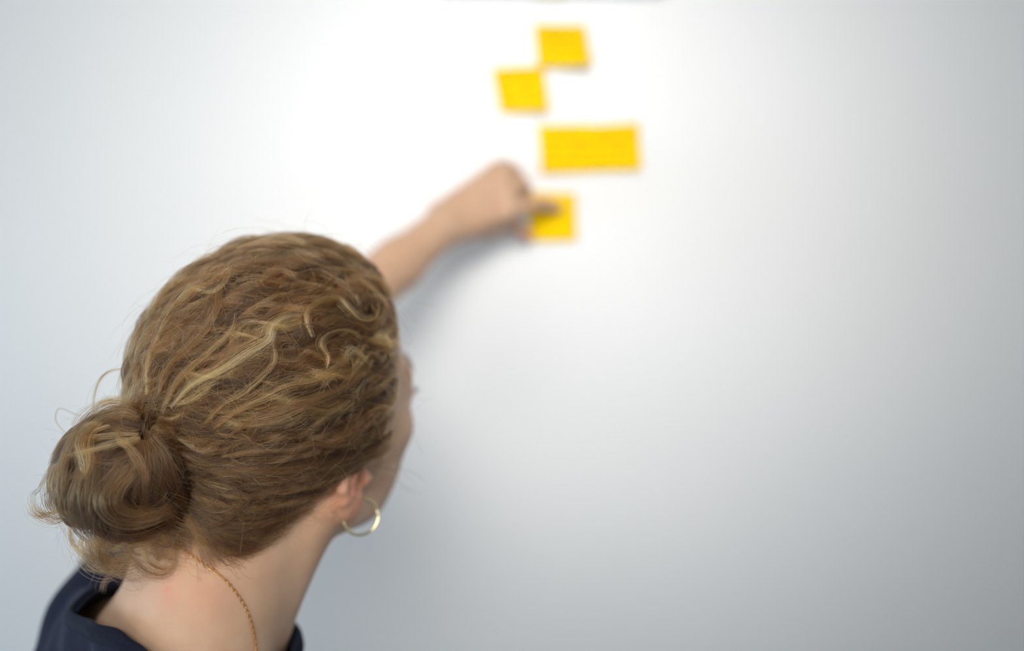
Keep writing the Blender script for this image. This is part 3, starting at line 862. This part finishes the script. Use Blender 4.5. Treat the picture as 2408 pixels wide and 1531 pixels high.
BL = [
    ([(330, 985), (290, 975), (250, 985), (215, 1015), (190, 1060), (185, 1110)], 70, 0.006, WARM),
    ([(320, 975), (270, 955), (225, 975), (190, 1010), (160, 1060), (140, 1130)], 60, 0.006, WARM),
    ([(345, 970), (300, 945), (250, 942), (215, 965)], 40, 0.004, LIGHT),
    ([(240, 995), (205, 1005), (190, 1040), (198, 1080), (200, 1110), (185, 1130)], 44, 0.0042, LIGHT),
    ([(260, 1000), (222, 1015), (212, 1050), (215, 1085), (200, 1120), (165, 1122)], 44, 0.0042, LIGHT),
    ([(330, 1030), (300, 1045), (280, 1030), (275, 1010)], 30, 0.003, LIGHT),
    ([(290, 1035), (310, 1060), (330, 1090), (345, 1120), (340, 1142)], 60, 0.005, WARM * 1.15),
    ([(350, 1010), (355, 1060), (350, 1110), (365, 1150), (375, 1180)], 60, 0.006, MID * 1.2),
    ([(355, 1005), (400, 1030), (440, 1065), (470, 1100), (478, 1125), (450, 1130)], 70, 0.007, WARM),
    ([(360, 1000), (420, 1030), (465, 1070), (488, 1120), (480, 1150)], 60, 0.005, MID * 1.2),
    ([(355, 1012), (385, 1070), (405, 1130), (420, 1170), (440, 1185)], 60, 0.006, MID),
    ([(300, 1090), (270, 1130), (250, 1170), (270, 1210), (320, 1225), (390, 1205), (440, 1180)], 90, 0.010, WARM * 0.95),
    ([(320, 1110), (290, 1145), (280, 1180), (310, 1205), (370, 1200), (420, 1180)], 70, 0.008, WARM),
    ([(230, 1060), (220, 1120), (215, 1180), (230, 1240), (260, 1270)], 80, 0.009, MID * 1.1),
    ([(200, 1090), (180, 1150), (175, 1200), (190, 1250), (220, 1275)], 70, 0.008, MID),
    ([(160, 1060), (145, 1110), (140, 1160), (150, 1205), (170, 1220)], 60, 0.007, MID * 1.2),
    ([(250, 1190), (260, 1240), (300, 1260), (360, 1255), (420, 1225)], 70, 0.008, DARK * 1.5),
    ([(130, 1090), (118, 1140), (120, 1190), (140, 1215)], 50, 0.005, WARM),
    ([(235, 1165), (255, 1210), (275, 1240), (272, 1265)], 40, 0.004, LIGHT * 0.8),
]
for px, n, w, tone in BL:
    lock(bs, px, n, w * 0.8, tone * 0.9, bun_bvh, lift=RNG.uniform(0.003, 0.008), fray=0.35, taper=(0.5, 1.0, 0.35), flat=0.55)
for i in range(34):                                         # more locks springing from the knot
    a0 = RNG.uniform(-0.5, 3.7); x, y = 342 + 14 * math.cos(a0), 1022 + 12 * math.sin(a0); ang = a0 + RNG.normal(0, 0.2); cur = RNG.normal(0.5, 0.9); L = RNG.uniform(130, 290); q = []
    for k in range(7):
        q.append((x, y)); x += math.cos(ang) * L / 7; y += math.sin(ang) * L / 7; ang += cur / 6
    q = [p for p in q if hit(bun_bvh, *p) is not None]
    if len(q) < 4: continue
    lock(bs, q, int(RNG.integers(18, 40)), RNG.uniform(0.002, 0.0055), [DARK * 1.4, MID, MID * 1.3, WARM, WARM, WARM * 1.3, LIGHT * 0.9][RNG.integers(7)], bun_bvh, lift=RNG.uniform(0.002, 0.007), fray=0.45, taper=(0.6, 1.0, 0.35), flat=0.5)
bs.build('bun_strands', bun)

# ---- loose ends and curls hanging off the bun
ls = Strands()
d0 = bun_d
LL = [
    ([(225, 1000, d0), (222, 940, d0 + .005), (235, 895, d0 + .005), (262, 872, d0 + .005), (310, 866, d0 + .01)], 16, 0.0012, LIGHT, 0.4),
    ([(160, 1205, d0 - .02), (135, 1222, d0 - .02), (105, 1215, d0 - .02), (82, 1195, d0 - .02), (76, 1172, d0 - .02)], 40, 0.0035, WARM, 0.9),
    ([(150, 1190, d0 - .02), (125, 1205, d0 - .02), (95, 1212, d0 - .02), (68, 1205, d0 - .02)], 26, 0.003, WARM, 0.9),
    ([(135, 1090, d0), (112, 1120, d0), (95, 1150, d0), (80, 1165, d0), (78, 1190, d0)], 12, 0.002, MID, 0.9),
    ([(178, 1215, d0 - .01), (165, 1245, d0 - .01), (172, 1280, d0 - .01), (200, 1305, d0 - .01), (240, 1325, d0)], 34, 0.0022, LIGHT, 0.5),
    ([(200, 1260, d0 - .01), (195, 1290, d0 - .012), (215, 1320, d0 - .012), (250, 1338, d0 - .01), (275, 1330, d0 - .005)], 50, 0.005, LIGHT, 0.6),
    ([(215, 1262, d0 - .015), (225, 1300, d0 - .015), (260, 1320, d0 - .012), (300, 1318, d0 - .01), (330, 1305, d0 - .006)], 70, 0.006, WARM * 1.2, 0.5),
    ([(250, 1265, d0 - .012), (240, 1300, d0 - .015), (265, 1335, d0 - .012), (300, 1340, d0 - .01), (340, 1320, d0 - .006)], 50, 0.005, WARM, 0.5),
    ([(330, 1250, d0 - .008), (335, 1290, d0 - .01), (355, 1325, d0 - .01), (385, 1338, d0 - .004), (402, 1318, d0), (392, 1285, d0 + .004)], 40, 0.0026, LIGHT, 0.6),
    ([(290, 1262, d0 - .008), (310, 1310, d0 - .01), (345, 1345, d0 - .008), (385, 1352, d0 - .002), (410, 1325, d0 + .002), (412, 1280, d0 + .004)], 36, 0.0026, WARM, 0.6),
    ([(400, 1240, d0), (410, 1275, d0), (408, 1305, d0), (395, 1325, d0)], 40, 0.0032, LIGHT, 0.7),
    ([(375, 1262, d0 - .004), (360, 1290, d0 - .004), (375, 1315, d0 - .002), (372, 1290, d0)], 24, 0.002, WARM, 0.5),
    ([(420, 1235, d0 + .01), (425, 1275, d0 + .012), (440, 1300, d0 + .014), (465, 1315, d0 + .018)], 26, 0.002, MID, 0.6),
    ([(250, 1330, d0), (262, 1345, d0), (310, 1362, d0), (350, 1358, d0)], 14, 0.002, WARM, 0.6),
    ([(240, 1325, d0 + .01), (255, 1350, d0 + .01), (240, 1375, d0 + .01), (236, 1395, d0 + .01)], 20, 0.003, MID, 0.8),
    ([(180, 1310, d0), (200, 1338, d0), (240, 1345, d0), (262, 1335, d0)], 8, 0.002, WARM, 0.6),
    ([(155, 1020, d0), (132, 990, d0), (140, 962, d0), (175, 975, d0), (210, 985, d0)], 3, 0.001, MID, 0.5),
    ([(165, 1000, d0), (190, 965, d0), (240, 945, d0), (300, 935, d0), (330, 960, d0)], 6, 0.002, LIGHT, 0.6),
]
for px, n, w, tone, fr in LL:
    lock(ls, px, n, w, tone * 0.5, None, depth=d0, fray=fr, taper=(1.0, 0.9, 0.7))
for i in range(34):                                         # short curls crowding under the bun
    x, y = RNG.uniform(190, 425), RNG.uniform(1225, 1262); dd = d0 + RNG.uniform(-0.012, 0.012)
    ang = RNG.uniform(1.1, 2.2); cur = RNG.choice([-1, 1]) * RNG.uniform(1.2, 3.2); L = RNG.uniform(60, 125); q = []
    for k in range(7):
        q.append((x, y, dd)); x += math.cos(ang) * L / 7; y += math.sin(ang) * L / 7 * 0.9; ang += cur / 6
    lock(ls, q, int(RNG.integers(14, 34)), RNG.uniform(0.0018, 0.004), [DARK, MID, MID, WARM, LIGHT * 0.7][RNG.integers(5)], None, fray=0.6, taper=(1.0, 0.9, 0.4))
for i in range(170):
    a0 = RNG.uniform(0, 6.28); rr = RNG.uniform(0.85, 1.02)
    x, y = 300 + 180 * rr * math.cos(a0), 1140 + 175 * rr * math.sin(a0)
    if x > 440: continue
    ang = a0 + RNG.normal(0, 0.8); cur = RNG.normal(0, 1.8); L = RNG.uniform(30, 110); q = []
    dd = d0 + RNG.uniform(-0.015, 0.015)
    for k in range(6):
        q.append((x, y, dd)); x += math.cos(ang) * L / 6; y += math.sin(ang) * L / 6; ang += cur / 5
    lock(ls, q, 1, 0.0, [WARM, MID, LIGHT][RNG.integers(3)], None, K=14, rad=(0.00003, 0.00005))
# fine hairs on the nape below the hairline
for i in range(130):
    x = RNG.uniform(430, 800); y = 1318 - (x - 430) * 0.36 + RNG.normal(6, 14)
    ang = RNG.uniform(0.2, 2.9); cur = RNG.normal(0, 1.6); L = RNG.uniform(20, 70); q = []
    for k in range(6):
        q.append((x, y)); x += math.cos(ang) * L / 6; y += math.sin(ang) * L / 6 * 0.8; ang += cur / 5
    if hit(body_bvh, *q[0]) is None or hit(body_bvh, *q[-1]) is None: continue
    lock(ls, q, 1, 0.0, MID, body_bvh, lifts=list(RNG.uniform(0.0006, 0.003, 6)), K=14, rad=(0.00003, 0.00005))
for q in ([(905, 1070), (940, 1085), (985, 1110), (1010, 1140)], [(900, 1090), (930, 1120), (960, 1150), (1000, 1165)], [(930, 960), (965, 1000), (990, 1050), (1000, 1075)], [(880, 1100), (905, 1125), (950, 1150), (975, 1148)]):
    lock(ls, [(x, y, 0.50) for x, y in q], 2, 0.004, MID, None, K=14, rad=(0.00004, 0.00005))
ls.build('loose_curls', hair)
# brows and lashes
br, la_ = Strands(), Strands()
def face_hit(x, z):
    h_ = body_bvh.ray_cast(Vector(H(x, 0.25, z)), Vector(-HR[:, 1])); return HR.T @ (np.array(h_[0]) - HC)
for s_ in (-1, 1):
    for i in range(150):
        u_ = RNG.uniform(0, 1); x = s_ * (0.012 + 0.044 * u_); z = 0.013 + 0.007 * math.sin(u_ * 2.4) + RNG.normal(0, 0.0018)
        p = face_hit(x, z); t_ = np.linspace(0, 1, 8)[:, None]
        d = unit([s_ * 1.0, 0.35 - 0.9 * u_, 0.35 - 0.5 * u_])
        br.add(to_room(p + d * t_ * 0.0085 + np.array([0, 0.0012, 0]) * np.sin(t_ * 3))[None], [0.00006], DARK[None] * 1.3)
    for i in range(70):
        u_ = RNG.uniform(0, 1); x = s_ * (0.021 + 0.024 * u_)
        p = face_hit(x, -0.0095); t_ = np.linspace(0, 1, 8)[:, None]
        la_.add(to_room(p + unit([s_ * (u_ - 0.3) * 0.9, 1, 0]) * t_ * 0.0055 + np.array([0, 0, 0.004]) * t_ ** 2)[None], [0.00006], DARK[None] * 0.6)
br.build('eyebrows', person); la_.build('eyelashes', person)

# ------------------------------------------------------------------ t-shirt
sh = SDF()
IN = 0.006
for s in (-1, 1):
    sh.cap(H(s * 0.014, -0.030, -0.060), B(s * 0.014, 0.002, -0.01), 0.048, 0.050, 0.03)
for s in (-1, 1): sh.cap(H(s * 0.020, -0.055, -0.060), B(s * 0.042, -0.022, -0.030), 0.023, 0.0255, 0.03)
sh.cap(B(0, 0.030, -0.01), B(0, 0.040, -0.06), 0.021, 0.022, 0.02)
for sj, s in ((CL, -1), (CR, 1)):
    sh.cap(B(s * 0.055, -0.022, -0.030), sj + TU * 0.018 - TF * 0.01, 0.030 + IN, 0.024 + IN, 0.025)
    sh.cap(B(s * 0.02, 0.044, -0.062), sj + TU * 0.012 + TF * 0.01, 0.014, 0.018, 0.02)
    sh.ell(sj, (0.040, 0.043, 0.043), TB, 0.015)
sh.ell(B(0, 0.008, -0.20), (0.152, 0.094, 0.150), TB, 0.03)
for s in (-1, 1): sh.ell(B(s * 0.07, 0.085, -0.235), (0.058, 0.042, 0.055), TB, 0.03)
sh.ell(B(0, 0.000, -0.32), (0.148, 0.100, 0.18), TB, 0.04)
sh.cap(B(-0.06, 0, -0.46), B(0.06, 0, -0.46), 0.105, 0.105, 0.04)
SLV = 0.62
sh.cap(SL, SL + (EL - SL) * (SLV + 0.1), 0.058, 0.055, 0.015)
sh.cap(SRJ, SRJ + (ER - SRJ) * (SLV + 0.1), 0.053, 0.056, 0.03)
# height of the neckline above the neck base, by direction round the neck (0 = throat, 90 = right, 180 = nape)
NECKLINE = [(-165, .024), (-150, .019), (-135, .014), (-120, .010), (-105, .008), (-90, .0), (-75, -.015), (-60, -.022), (-9, -.029), (20, -.026), (79, -.020), (105, .004), (120, .018), (135, .021), (150, .023), (165, .0265), (180, .027)]
na, nz = np.radians([a for a, _ in NECKLINE]), np.array([z for _, z in NECKLINE])
def tcoord(p):
    q = (np.asarray(p) - NB) @ TB
    return np.arctan2(q[..., 0], q[..., 1]), q[..., 2]
def neck_h(a):
    aa = np.concatenate([na - 2 * math.pi, na, na + 2 * math.pi]); zz = np.concatenate([nz] * 3)
    acc = 0
    for d in (-0.5, -0.25, 0, 0.25, 0.5): acc = acc + np.interp(a + d * 0.25, aa, zz)
    return acc / 5
sh.cap(SL, P(262, 1640, 0.55), 0.053, 0.060, 0.02)
pv, pf = sh.mesh(0.006, (-0.60, 0.05, 0.86), (0.16, 0.86, 1.60), smooth=1)
pre = BVHTree.FromPolygons([tuple(v) for v in pv], [tuple(f) for f in pf])
for px, r_ in (([(205, 1424), (228, 1432), (256, 1446)], 0.009), ([(205, 1428), (178, 1475), (165, 1531)], 0.008), ([(205, 1440), (232, 1470), (262, 1490), (276, 1520)], 0.007),
               ([(176, 1528), (215, 1508), (250, 1498)], 0.008), ([(285, 1490), (318, 1531)], 0.007)):
    hp = [hit(pre, *q) for q in px]
    hp = [h_ + ray(*q) * 0.0045 for h_, q in zip(hp, px) if h_ is not None]
    if len(hp) > 1: sh.chain(hp, [r_] * len(hp), 0.012)
def folds(p, v):
    q = (p - NB) @ TB
    w = 0.0022 * np.sin(q[:, 0] * 95 + 22 * q[:, 1] + 3 * np.sin(q[:, 2] * 31)) * np.exp(-((q[:, 0] + 0.13) / 0.07) ** 2)
    w += 0.0016 * np.sin(q[:, 2] * 70 + 5 * np.sin(q[:, 0] * 25)) + 0.0012 * np.sin(q[:, 0] * 60 + q[:, 1] * 47)
    return v - w - 0.0028
sv, sf = sh.mesh(0.0035, (-0.60, 0.05, 0.86), (0.16, 0.86, 1.60), post=folds, smooth=1)
sv0, sf0 = sv, sf
fc = sv[sf].mean(1)
ca, cz = tcoord(fc)
near = np.hypot((fc - NB) @ TR, (fc - NB) @ TF) < np.where((fc - NB) @ TR < -0.04, 0.079, 0.115)
arm_d = np.linalg.norm((fc - SL) - np.outer((fc - SL) @ ua, ua), axis=1)
on_arm = (arm_d < 0.068) & ((fc - SL) @ ua > -0.01) & ((fc - NB) @ TR < -0.075)
cut = (cz > neck_h(ca)) & near & ~on_arm
def beyond(a, b_, f):
    d = unit(b_ - a); return ((fc - a) @ d > np.linalg.norm(b_ - a) * f) & (np.linalg.norm(fc - (a + np.outer((fc - a) @ d, d)), axis=1) < 0.09)
cut |= beyond(SL, EL, SLV) & (fc[:, 1] > SL[1] - 0.02)
cut |= beyond(SRJ, ER, SLV) & (fc[:, 2] < SRJ[2] - 0.1) & ((fc - NB) @ TR > 0.13)
cut |= fc[:, 2] < 0.92
sf = sf[~cut]
used = np.unique(sf); mp = np.full(len(sv), -1); mp[used] = np.arange(len(used)); sv = sv[used]; sf = mp[sf]
shirt = mesh_obj('t_shirt', sv, sf, M['shirt'], person)
tag(shirt, 'navy blue jersey t-shirt')
md = shirt.modifiers.new('thickness', 'SOLIDIFY'); md.thickness = 0.0012; md.offset = 1
# stitched hems round the sleeve ends
hem_bvh = BVHTree.FromPolygons([tuple(v) for v in sv0], [tuple(f) for f in sf0])
for a0_, b0_ in ((SL, EL), (SRJ, ER)):
    d_ = unit(b0_ - a0_); c_ = a0_ + (b0_ - a0_) * SLV; u1 = unit(np.cross(d_, [0.3, 0.9, 0.2])); u2 = np.cross(d_, u1)
    hv, hf = [], []; n_ = 72; pr_ = [(-0.002, 0.007), (0.0022, 0.0065), (0.0030, 0.0), (0.0022, -0.007), (-0.002, -0.007)]
    for i in range(n_):
        w_ = 2 * math.pi * i / n_; rd = u1 * math.cos(w_) + u2 * math.sin(w_)
        h_ = hem_bvh.ray_cast(Vector(c_ - d_ * 0.006), Vector(rd)); r_ = min(h_[3], 0.075) if h_[0] is not None else 0.058
        for o1, o2 in pr_: hv.append(c_ + rd * (r_ + o1) + d_ * o2)
    for i in range(n_):
        for j in range(5): hf.append((i * 5 + j, (i + 1) % n_ * 5 + j, (i + 1) % n_ * 5 + (j + 1) % 5, i * 5 + (j + 1) % 5))
    mesh_obj('sleeve_hem', hv, hf, M['shirt'], shirt)
# ribbed collar along the neckline
cen = NB; ax1, ax2, nl_n = TR, TF, TU
bvh_sh = BVHTree.FromPolygons([tuple(v) for v in sv0], [tuple(f) for f in sf0])
NS = 420
A = np.linspace(-math.pi, math.pi, NS, endpoint=False)
HZ = neck_h(np.arctan2(np.cos(A), np.sin(A)))
R_ = []
for a_, z_ in zip(A, HZ):
    d = ax1 * math.cos(a_) + ax2 * math.sin(a_); c = NB + TU * z_
    h_ = bvh_sh.ray_cast(Vector(c), Vector(d))
    R_.append(min(h_[3], 0.11) if h_[0] is not None else 0.06)
R_ = np.array(R_)
for _ in range(12): R_ = 0.25 * np.roll(R_, 1) + 0.5 * R_ + 0.25 * np.roll(R_, -1)
ring = cen + np.outer(np.cos(A) * R_, ax1) + np.outer(np.sin(A) * R_, ax2) + np.outer(HZ, TU)
radial = np.outer(np.cos(A), ax1) + np.outer(np.sin(A), ax2)
vs, fs = [], []
prof = [(-0.0015, 0.0050), (0.0006, 0.0056), (0.0014, 0.0046), (0.0024, 0.0030), (0.0026, -0.0010), (0.0024, -0.0048), (0.0006, -0.0056), (-0.0020, -0.0030)]
for i in range(NS):
    for (o1, o2) in prof:
        rib = 0.0009 * (1 if i % 2 else -1) if o1 > 0.002 else 0
        vs.append(ring[i] + radial[i] * (o1 + rib + 0.0032 - 0.12 * o2) + nl_n * o2)
k = len(prof)
for i in range(NS):
    for j in range(k): fs.append((i * k + j, ((i + 1) % NS) * k + j, ((i + 1) % NS) * k + (j + 1) % k, i * k + (j + 1) % k))
mesh_obj('collar', vs, fs, M['rib'], shirt)['label'] = 'ribbed navy collar band'

# ------------------------------------------------------------------ trousers and shoes, out of frame below
tj = SDF()
PV = B(0, -0.01, -0.52)
tj.ell(PV + TU * 0.02, (0.155, 0.11, 0.12), TB, 0.03)
feet = []
for s in (-1, 1):
    hip = PV + TR * s * 0.085 - TU * 0.05; kn = np.array([hip[0] + TF[0] * 0.02, hip[1] + TF[1] * 0.02, 0.47]) + TR * s * 0.01
    an = np.array([kn[0] - TF[0] * 0.03, kn[1] - TF[1] * 0.03, 0.07]) + TR * s * 0.01
    tj.chain([hip, kn, an], [0.088, 0.060, 0.046], 0.03); feet.append(an)
jv, jf = tj.mesh(0.006, (-0.62, -0.12, 0.02), (0.25, 0.72, 1.10), smooth=2)
mesh_obj('trousers', jv, jf, M['jeans'], person)['label'] = 'dark denim trousers'
for an in feet:
    st = SDF(); g0 = np.array([an[0], an[1], 0])
    st.cap(g0 - TF * 0.03 + TU * 0.036, g0 + TF * 0.13 + TU * 0.030, 0.034, 0.030, 0.02)
    st.cap(g0 - TF * 0.02 + TU * 0.05, g0 + TU * 0.085, 0.036, 0.040, 0.03)
    v_, f_ = st.mesh(0.005, g0 + np.array([-0.22, -0.22, -0.03]), g0 + np.array([0.22, 0.22, 0.16]), smooth=2)
    v_[:, 2] = np.maximum(v_[:, 2], 0.001)
    mesh_obj('shoe', v_, f_, M['shoe'], person)

# ------------------------------------------------------------------ hoop earring
lobe = EAR(0.012, -0.029, 0.002)
ld = (lobe - CAM) @ CF
print('lobe px', 1204 + FPX * ((lobe - CAM) @ CX) / ld, 765.5 - FPX * ((lobe - CAM) @ CU) / ld, ld)
hc = P(848, 1215, ld); hr = 41.0 / FPX * ld
vn = unit(unit(CAM - hc) + 0.25 * CX)
h1 = unit(np.cross(vn, TU)); h2 = np.cross(h1, vn)
vs, fs = [], []
NSG = 96; pr = [(0.0009, 0.0), (0.0007, 0.0013), (0.0, 0.0017), (-0.0007, 0.0013), (-0.0009, 0.0), (-0.0007, -0.0013), (0.0, -0.0017), (0.0007, -0.0013)]
for i in range(NSG):
    a_ = 2 * math.pi * i / NSG
    rd = h1 * math.cos(a_) + h2 * math.sin(a_)
    for j, (p_, q_) in enumerate(pr):
        tw = 0.25 * math.sin(a_ * 9)
        vs.append(hc + rd * (hr + p_ * (1 + 0.08 * math.sin(a_ * 7))) + vn * (q_ * (1 + 0.06 * math.cos(a_ * 5))))
for i in range(NSG):
    for j in range(8): fs.append((i * 8 + j, ((i + 1) % NSG) * 8 + j, ((i + 1) % NSG) * 8 + (j + 1) % 8, i * 8 + (j + 1) % 8))
er = mesh_obj('hoop_earring', vs, fs, M['gold'])
tag(er, "pale gold hoop earring hanging from the woman's right ear lobe", 'earring')

# ------------------------------------------------------------------ thin chain necklace
vis = [hit(body_bvh, x, y) for x, y in ((455, 1318), (490, 1350), (520, 1385), (548, 1420), (572, 1460), (590, 1500), (602, 1531))]
vis = np.array([v for v in vis if v is not None])
axis = unit(H(0, -0.02, -0.06) - NB)
def cyl(p):
    q = p - NB; z = q @ axis; r = q - np.outer(z, axis); return np.arctan2(r @ TR, r @ TF), z
va, vz = cyl(vis)
print('necklace az', np.degrees(va).round(), vz.round(3))
# carry the loop on round the throat and the left side of the nape
front_z = -0.075
aa = np.concatenate([[va[0] + math.radians(60), va[0] + math.radians(25)], va, [math.radians(70), math.radians(25), 0, math.radians(-40), math.radians(-90), math.radians(-130)]])
zz = np.concatenate([[vz[0] + 0.006, vz[0] + 0.006], vz, [-0.052, front_z + 0.006, front_z, front_z + 0.01, -0.035, vz[0] - 0.0]])
aa = aa % (2 * math.pi)
o_ = np.argsort(aa); aa = aa[o_]; zz = zz[o_]
NA = 240
ga = np.linspace(0, 2 * math.pi, NA, endpoint=False)
gz = np.interp(ga, np.concatenate([aa - 2 * math.pi, aa, aa + 2 * math.pi]), np.concatenate([zz] * 3))
for _ in range(4): gz = 0.25 * np.roll(gz, 1) + 0.5 * gz + 0.25 * np.roll(gz, -1)
loop = []
for a_, z_ in zip(ga, gz):
    d = TF * math.cos(a_) + TR * math.sin(a_); d = unit(d - axis * (d @ axis))
    c = NB + axis * z_
    h_ = body_bvh.ray_cast(Vector(c + d * 0.25), Vector(-d))
    p = np.array(h_[0]) if h_[0] is not None else c + d * 0.06
    loop.append(p + d * 0.0011)
loop = np.array(loop)
seg = np.linalg.norm(np.roll(loop, -1, 0) - loop, axis=1); cum = np.concatenate([[0], np.cumsum(seg)])
NL = int(cum[-1] / 0.0021); dist = np.linspace(0, cum[-1], NL, endpoint=False)
lp = np.stack([np.interp(dist, cum, np.append(loop[:, c], loop[0, c])) for c in range(3)], 1)
tgv = np.roll(lp, -1, 0) - np.roll(lp, 1, 0); tgv /= np.linalg.norm(tgv, axis=1)[:, None]
vs, fs = [], []
for i in range(NL):
    c_ = lp[i]; tv = tgv[i]; ov = unit(c_ - NB - axis * ((c_ - NB) @ axis)); sv_ = unit(np.cross(tv, ov))
    l2 = sv_ if i % 2 else ov
    l3 = np.cross(tv, l2); b0 = len(vs)
    for a_ in range(8):
        ca, sa = math.cos(a_ * math.pi / 4), math.sin(a_ * math.pi / 4)
        ctr = c_ + tv * ca * 0.0014 + l2 * sa * 0.0007; rd = unit(tv * ca + l2 * sa)
        for w in range(4):
            vs.append(ctr + (rd * math.cos(w * math.pi / 2) + l3 * math.sin(w * math.pi / 2)) * 0.00032)
    for a_ in range(8):
        for w in range(4):
            fs.append((b0 + a_ * 4 + w, b0 + (a_ + 1) % 8 * 4 + w, b0 + (a_ + 1) % 8 * 4 + (w + 1) % 4, b0 + a_ * 4 + (w + 1) % 4))
nk = mesh_obj('necklace', vs, fs, M['gold2'])
tag(nk, "thin gold chain necklace lying on the woman's bare nape and neck", 'necklace')
